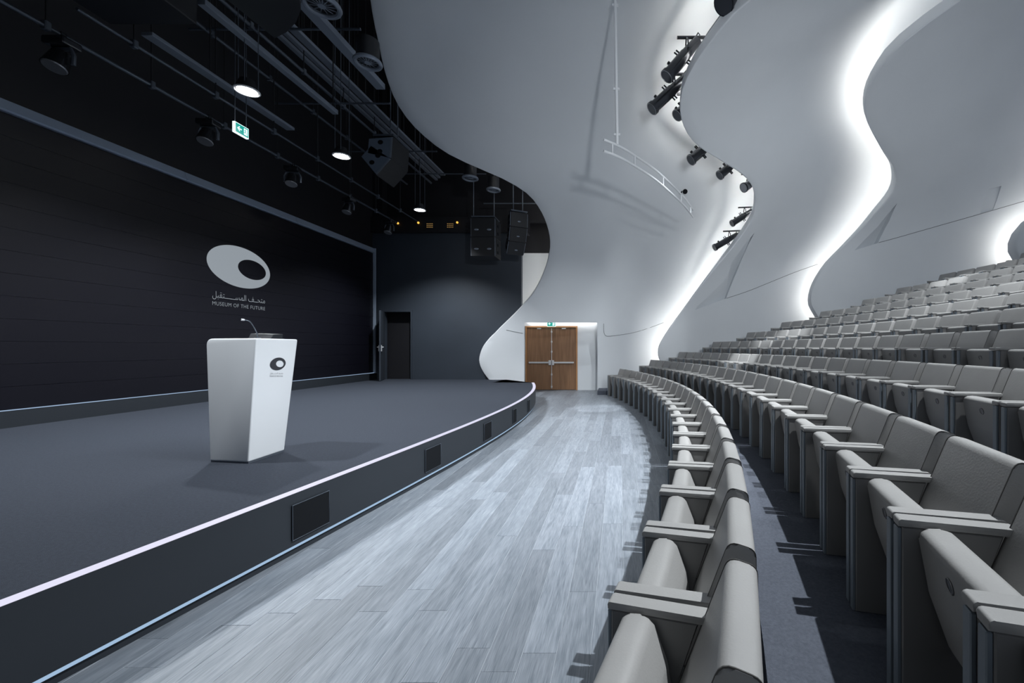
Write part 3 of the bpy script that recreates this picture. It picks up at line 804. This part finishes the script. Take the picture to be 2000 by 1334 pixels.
for r0, r1, z, xa, xb, hh, nm, lab in [(.652, .668, 5.7, 275, 560, .05, 'steel_beam', 'flat black steel beam left of the stage downlights'),
                           (.812, .828, 6.0, 385, 650, .08, 'steel_beam', 'square dark steel beam above the first stage downlight'),
                           (.905, .918, 7.0, 500, 850, .06, 'cable_tray', 'lowest grey strip of the triple cable tray above the stage'),
                           (.930, .944, 7.0, 505, 855, .06, 'cable_tray', 'middle grey strip of the triple cable tray above the stage'),
                           (.958, .985, 7.0, 520, 860, .06, 'cable_tray', 'widest grey strip of the triple cable tray above the stage'),
                           (1.06, 1.10, 6.3, 575, 735, .1, 'steel_beam', 'dark beam along the curved white shell edge above stage')]:
    X0, X1 = zx(r0, z), zx(r1, z); ya, yb = yx(xa, X0), yx(xb, X0)
    t = thing(nm, lab, 'beam' if 'beam' in nm else 'cable tray', (X0, ya, z))
    b = bmesh.new(); wv = X1-X0
    box(b, 0, wv, 0, yb-ya, 0, hh, .004, 1)
    put('profile', b, M['duct'], t)
    y = .9
    while y < yb-ya:
        b = bmesh.new(); cyl(b, (wv/2, y, hh), (wv/2, y, max(rod_top(X0, ya+y, z)-z, hh+.02)), .010, seg=6); put('drop_rod', b, M['rigblack'], t); y += 1.7
# cross rails of the rig
for i, (Y, z, xa, xb) in enumerate([(6.9, 6.6, -6.9, -4.15), (9.0, 6.6, -7.2, -4.8), (11.2, 6.6, -7.2, -4.75), (12.9, 6.7, -7.2, -4.0), (13.3, 5.95, -4.2, -2.5)]):
    b = bmesh.new(); cyl(b, (xa, Y, z), (xb, Y, z), .02, seg=8)
    o = put('cross_pipe', b, M['rig'], None, True)
    tag(o, ['black cross pipe above the nearest stage downlight', 'black cross pipe above the second stage downlight', 'black cross pipe above the farthest stage downlight', 'black cross pipe over the hanging speakers', 'lowest black cross pipe beside the curved speaker column'][i], 'pipe', 'cross pipes above the stage')
# ducts and boxes
b = boxm(-6.5, -5.39, 3.4, 5.5, 5.62, 6.5, .012, 1)
o = tag(put('ventilation_duct', b, M['rigblack']), 'big black rectangular duct box hanging at the top left', 'duct')
b = bmesh.new(); pl = [(-4.57, 5.71), (-4.33, 5.60), (-4.08, 5.43), (-3.87, 5.23), (-3.72, 5.0), (-3.9, 3.8), (-4.75, 3.8)]
A = [b.verts.new((x, y, 5.6)) for x, y in pl]; B = [b.verts.new((x, y, 6.2)) for x, y in pl]; n = len(A)
b.faces.new(A[::-1]); b.faces.new(B)
for i in range(n): b.faces.new((A[i], A[(i+1) % n], B[(i+1) % n], B[i]))
tag(put('curved_duct', b, M['rigblack']), 'black box with a curved side hanging beside the first air diffuser', 'duct')
ORDL = ['large round black air diffuser at the top beside the curved box', 'second round black air diffuser touching the white shell edge', 'small far round air diffuser above the hanging speakers', 'farthest round air diffuser close to the white shell edge']
for i, (X, Y, z, R) in enumerate([(-3.92, 5.67, 6.0, .20), (-3.975, 6.8, 6.0, .178), (-3.97, 11.45, 6.0, .18), (-3.6, 12.3, 6.0, .17)]):
    t = thing('air_diffuser', ORDL[i], 'vent', (X, Y, z), 0, 'round air diffusers')
    b = bmesh.new(); cyl(b, (0, 0, .03), (0, 0, .34), R*.92, R*.92, 24); put('duct', b, M['rigblack'], t, True)
    b = bmesh.new(); tube(b, [(R*math.cos(2*PI*q/28), R*math.sin(2*PI*q/28), 0) for q in range(28)], .032, 8, True); put('rim', b, M['duct'], t, True)
    b = bmesh.new()
    for q in range(14):
        a = 2*PI*q/14; cyl(b, (.05*math.cos(a), .05*math.sin(a), .0), (R*.9*math.cos(a), R*.9*math.sin(a), .02), .006, seg=4)
    cyl(b, (0, 0, -.012), (0, 0, .03), .05, .055, 12)
    put('vanes', b, M['duct'], t)
b = boxm(-3.95, -3.62, 4.3, 5.85, 6.4, 6.9, .01, 1)
tag(put('ventilation_duct', b, M['duct']), 'dark grey duct box above the first round air diffuser', 'duct')
# loudspeakers
def line_array(name, label, top, rz, tilts, w_, h_, d_, horns, rods):
    t = thing(name, label, 'loudspeaker', top, rz)
    p = Vector((0, 0))                       # (back, z)
    for th in tilts:
        th = math.radians(th); al = Vector((math.sin(th), -math.cos(th))); bk = Vector((math.cos(th), math.sin(th)))
        q = p+al*h_; k = .16*h_ if len(set(tilts)) > 1 else .0
        prof = [p, q, q+bk*d_-al*k, p+bk*d_+al*k]
        b = bmesh.new()
        A = [b.verts.new((-w_/2, v.x, v.y)) for v in prof]; B = [b.verts.new((w_/2, v.x, v.y)) for v in prof]
        b.faces.new(A); b.faces.new(B[::-1])
        for i in range(4): b.faces.new((A[i], B[i], B[(i+1) % 4], A[(i+1) % 4]))
        bmesh.ops.bevel(b, geom=b.edges[:], offset=.012, segments=1, affect='EDGES')
        m_ = put('cabinet', b, M['rigblack'], t)
        for sx_ in horns:
            b = bmesh.new(); c = p+al*h_*.62
            bmesh.ops.create_uvsphere(b, u_segments=12, v_segments=6, radius=1)
            for v in b.verts: v.co = Vector((sx_*w_+v.co.x*w_*.10, c.x-.004+v.co.y*.012, c.y+v.co.z*h_*.05))
            put('horn_slot', b, M['duct'], m_, True)
        if not horns:                        # rigging side plates
            for s in (-1, 1):
                b = bmesh.new(); ctr = sum(prof, Vector((0, 0)))/4
                V = [b.verts.new((s*(w_/2+.003), v.x, v.y)) for v in [ctr+(q_-ctr)*.93 for q_ in prof]]; f = b.faces.new(V)
                r = bmesh.ops.extrude_face_region(b, geom=[f]); bmesh.ops.translate(b, vec=(s*.006, 0, 0), verts=[g for g in r['geom'] if isinstance(g, bmesh.types.BMVert)])
                put('side_plate', b, M['plate'], m_)
        for s in (-1, 1):                    # side rail with two oval holes
            b = bmesh.new(); c0 = (p+q)/2+bk*d_*.12; 
            P4 = [p+bk*.015+al*.02, q+bk*.015-al*.02, q+bk*.05-al*.03, p+bk*.05+al*.03]
            V = [b.verts.new((s*(w_/2+.004), v.x, v.y)) for v in P4]; f = b.faces.new(V)
            r = bmesh.ops.extrude_face_region(b, geom=[f]); bmesh.ops.translate(b, vec=(s*.008, 0, 0), verts=[g for g in r['geom'] if isinstance(g, bmesh.types.BMVert)])
            put('side_rail', b, M['duct'], m_)
            for fr in (.3, .7):
                b = bmesh.new(); c = p+al*h_*fr+bk*d_*.5
                bmesh.ops.create_uvsphere(b, u_segments=10, v_segments=6, radius=1)
                for v in b.verts: v.co = Vector((s*(w_/2+(.002 if horns else .010))+v.co.x*.006, c.x+v.co.y*.06, c.y+v.co.z*.05))
                put('handle_recess', b, M['vent'], m_, True)
        p = q
    b = bmesh.new(); box(b, -w_/2, w_/2, .0, d_*.8, .02, .06, .006, 1)
    put('flying_frame', b, M['rig'], t)
    b = bmesh.new()
    for x, y in rods: cyl(b, (x, y, .05), (x, y, 10.2-top[2]), .014, seg=6)
    put('drop_rod', b, M['rig'], t)
    return t
line_array('line_array_speaker', 'black curved two-box speaker array in the middle of the rig', (-4.98, 9.85, 6.15), PI/2, [4, 42], .72, .50, .55, [], [(-.3, .1), (.3, .25)])
line_array('stacked_speaker', 'black stack of two square speakers before the dark back wall', (-3.97, 12.5, 5.27), 0, [0, 0], .68, .56, .68, [-.27, .27], [(-.3, .1), (.3, .1)])
line_array('line_array_speaker', 'black curved three-box speaker column beside the white gap', (-2.86, 12.3, 5.36), .5, [5, 22, 38], .48, .42, .36, [.0], [(-.15, .1), (.15, .2)])
# moving heads
MH = ['moving head lamp at far left above the screen band', 'moving head lamp with blue rim beside the exit sign', 'moving head lamp left of the second stage downlight', 'moving head lamp above the middle right of the screen', 'farthest moving head lamp under the amber lights']
for i, y in enumerate((5.24, 7.11, 8.94, 10.8, 12.7)):
    X = zx(.56, 5.3)
    t = thing('moving_head_lamp', 'black '+MH[i], 'lamp', (X, y, 5.27), random.uniform(-.4, .4), 'moving heads on the screen side pipe')
    b = boxm(-.13, .13, -.1, .1, -.12, -.03, .02); box(b, -.03, .03, -.03, .03, -.03, .06, .006, 1); put('base', b, M['lampbody'], t)
    b = bmesh.new()
    tube(b, [(-.14, 0, -.34), (-.145, 0, -.22), (-.11, 0, -.14), (.11, 0, -.14), (.145, 0, -.22), (.14, 0, -.34)], .022, 8); put('yoke', b, M['rig'], t, True)
    hd = bmesh.new(); a = (0, .0, -.2); c = (.0, -.07, -.40)
    cyl(hd, a, c, .085, .115, 18); put('head', hd, M['lampbody'], t, True)
    b = bmesh.new(); cc = Vector(c); dr = (Vector(c)-Vector(a)).normalized(); cyl(b, cc, cc+dr*.012, .108, .10, 18); put('lens', b, M['lampsilver'], t, True)
# stage downlights
DL = ['brightest lit round stage downlight nearest the camera', 'lit round stage downlight, middle one of three', 'lit round stage downlight farthest away near the amber lights']
for i, (x, y) in enumerate(STAGE_LIGHTS):
    t = thing('stage_downlight', DL[i], 'lamp', (x, y, 5.3), 0, 'three round stage downlights')
    b = bmesh.new(); cyl(b, (0, 0, .0), (0, 0, .16), .15, .09, 24); put('can', b, M['rigblack'], t, True)
    b = bmesh.new(); tube(b, [(.15*math.cos(2*PI*q/28), .15*math.sin(2*PI*q/28), 0) for q in range(28)], .012, 6, True); put('rim', b, M['white'], t, True)
    b = bmesh.new(); cyl(b, (0, 0, -.008), (0, 0, .0), .125, .125, 24); put('lens', b, M['lamp'], t)
    b = bmesh.new()
    for dx, dy in ((-.13, 0), (.1, .08), (.05, -.1)): cyl(b, (dx, dy, .02), (dx, dy, 4.9), .006, seg=5)
    put('drop_rod', b, M['rig'], t)
es = exit_sign('exit_sign', 'hanging lit green exit sign beside the nearest stage downlight', .25, .165, px(470, 254.5, 6.72), PI/2)
b = bmesh.new(); zt_ = 10.2-es.location.z; cyl(b, (-.1, 0, .08), (-.1, 0, zt_), .006, seg=5); cyl(b, (.1, 0, .08), (.1, 0, zt_), .006, seg=5); put('drop_rod', b, M['rig'], es)

# ------------------------------------------------------------------ white pipe and curved ladder truss
LT = [(1179, 273), (1210, 286), (1240, 304), (1280, 332), (1316, 365), (1338, 388), (1353.5, 410)]
P = []
for q in catmull(LT, 5):
    Y = F*(5.2-H)/(CY-q[1]); P.append(Vector(((q[0]-CX)/F*Y, Y, 5.2)))
t = thing('ladder_truss', 'thin white curved ladder truss hanging before the white shell', 'truss', P[0])
for dz in (0, -.2):
    b = bmesh.new(); tube(b, [p+Vector((0, 0, dz))-P[0] for p in P], .023, 8); put('rail', b, M['white'], t, True)
for f_ in (.10, .34, .57, .78, .95):
    p = P[int(f_*(len(P)-1))]-P[0]
    b = bmesh.new(); cyl(b, p, p+Vector((0, 0, -.2)), .015, seg=8); put('rung', b, M['white'], t, True)
b = bmesh.new(); p = P[int(.88*(len(P)-1))]-P[0]
cyl(b, p, p+Vector((0, .35, .18)), .007, seg=6); put('hanger', b, M['white'], t)
pb = px(1205.5, 283, F*(5.2-H)/(CY-283)); pt = px(1197.5, -260, pb.y)
t = thing('hanging_pipe', 'thin white vertical pipe holding up the ladder truss', 'pipe', pb)
b = bmesh.new(); cyl(b, (0, 0, 0), pt-pb, .028, seg=10); put('tube', b, M['white'], t, True)
for y in (10, 174, 263):
    q = px(1204, y, pb.y)-pb; q.x = (pt-pb).x*q.z/(pt-pb).z
    b = boxm(q.x-.06, q.x+.06, -.02, .02, q.z-.02, q.z+.02, .006, 1); put('collar', b, M['white'], t)
p, X, tt = shell_at(0, 1333, 374.5, .01)
b = bmesh.new()
for s in (-1, 1):
    cyl(b, p+Vector((s*.08-.0, -.015, .0)), p+Vector((s*.08, .06, .03)), .075, seg=14)
tag(put('ceiling_anchor', b, M['vent'], None, True), 'twin black round anchor holes in the white shell near the truss end', 'fixture')

# ------------------------------------------------------------------ theatre spotlights behind the second shell's rim
def edge_depth(y, k=1):
    """depth of the rim k at photo row y"""
    best = None
    for j, t in enumerate(TS):
        p = vault(EX[k][j], t, dl(k, t)); v = CY-F*(p.z-H)/p.y
        if best is None or abs(v-y) < best[0]: best = (abs(v-y), p.y, t, EX[k][j])
    return best
SPOTS = [((1434, -12), (1413, 8), 21, 'fresnel', 'round black fresnel lamp at the top of the white rim'),
         ((1362, 80), (1302, 150), 13, 'profile', 'largest shiny black profile spotlight below the round top lamp'),
         ((1338, 153), (1273, 213), 12, 'profile', 'matt black profile spotlight beneath the largest one'),
         ((1350, 200), (1322, 226), 11, 'profile', 'half hidden black spotlight at the leftmost bulge of the rim'),
         ((1385, 283), (1349, 313), 10.5, 'profile', 'black spotlight peeping out where the rim turns right'),
         ((1436, 317), (1405, 343), 9, 'profile', 'black spotlight just right of the one at the rim turn'),
         ((1468, 358), (1452, 367), 9.5, 'fresnel', 'small round silver grey fresnel lamp on the rim'),
         ((1468, 412), (1429, 437), 6.5, 'profile', 'grey profile spotlight below the small round lamp'),
         ((1440, 458), (1395, 484), 6.5, 'profile', 'lowest grey profile spotlight above the triangular recess')]
for (ra, rb, rp, kind, lab) in SPOTS:
    _, Yd, t_, _ = edge_depth((ra[1]+rb[1])/2); Yd += .42
    A = px(ra[0], ra[1], Yd); B = px(rb[0], rb[1], Yd-.12); r = rp/F*Yd
    ax = (B-A).normalized(); Lh = (B-A).length
    t = thing('theatre_spotlight', lab, 'spotlight', A, 0, 'spotlights along the second shell rim')
    body = bmesh.new()
    if kind == 'profile':
        cyl(body, Vector((0, 0, 0)), ax*Lh*.42, r*.72, r*.86, 16); put('lamp_house', body, M['lampbody'], t, True)
        b = bmesh.new(); cyl(b, ax*Lh*.40, ax*Lh*.95, r*.92, r*.92, 20); put('barrel', b, M['lampbody'], t, True)
        b = bmesh.new(); cyl(b, ax*Lh*.93, ax*Lh, r*1.08, r*1.08, 20); put('lens_hood', b, M['lampbody'], t)
        b = bmesh.new(); cyl(b, ax*Lh*1.0, ax*Lh*1.006, r*.86, r*.86, 20); put('lens', b, M['glass'], t)
        b = bmesh.new(); f1 = ax.orthogonal().normalized(); f2 = ax.cross(f1); tube(b, [ax*Lh*1.005+(f1*math.cos(a)+f2*math.sin(a))*r*.98 for a in [2*PI*i/18 for i in range(18)]], r*.06, 5, True); put('lens_rim', b, M['lampsilver'], t, True)
        s = ax.cross(Vector((0, 1, 0))).normalized()
        for q, a_, b_, w_ in ((.44, .8, 1.5, .12), (.5, .8, 1.5, .12), (.44, -.8, -1.5, .12), (.5, -.8, -1.5, .12), (.75, -.8, -1.25, .25)):
            b = bmesh.new(); cyl(b, ax*Lh*q+s*r*a_, ax*Lh*q+s*r*b_, r*w_, seg=6); put('shutter_knob', b, M['lampbody'], t)
        b = bmesh.new(); tube(b, [Vector((0, 0, 0)), -ax*r*.6+Vector((0, 0, r*.5)), -ax*r*.2+Vector((.0, .0, r*1.1)), ax*r*.5+Vector((0, 0, r*.9))], r*.1, 6); put('cable_loop', b, M['lampbody'], t)
    else:
        cyl(body, Vector((0, 0, 0)), ax*Lh*.9, r*.75, r*.95, 18); put('lamp_house', body, M['lampbody' if rp > 15 else 'lampsilver'], t, True)
        b = bmesh.new(); cyl(b, ax*Lh*.88, ax*Lh, r*1.02, r*1.02, 22); put('lens_hood', b, M['lampbody'], t)
        b = bmesh.new(); cyl(b, ax*Lh*1.0, ax*Lh*1.01, r*.92, r*.92, 22); put('lens', b, M['glass' if rp > 15 else 'lampsilver'], t)
    up = Vector((0, 0, 1))
    b = bmesh.new(); yc = ax*Lh*.32
    for s in (-1, 1):
        tube(b, [yc+Vector((0, s*r*1.05, 0)), yc+Vector((-.02, s*r*1.05, r*1.3)), yc+Vector((-.03, 0, r*2.2))], r*.12, 5)
    put('yoke', b, M['lampbody'], t)
    b = bmesh.new(); q = yc+Vector((-.03, 0, r*2.2)); cyl(b, q+Vector((-.2, 0, 0))*1.0, q+Vector((.42, .05, .04)), r*.24, seg=8)
    put('boom_arm', b, M['lampbody'], t, True)
# the pipe that carries them, following the rim
P = []
for y in range(-40, 560, 16):
    _, Yd, tq, xe = edge_depth(y); P.append(vault(xe+.13, tq, dl(1, tq)-TH-.14))
b = bmesh.new(); tube(b, P, .014, 8)
tag(put('lighting_pipe', b, M['rig'], None, True), 'dark pipe behind the second rim carrying the theatre spotlights', 'pipe')
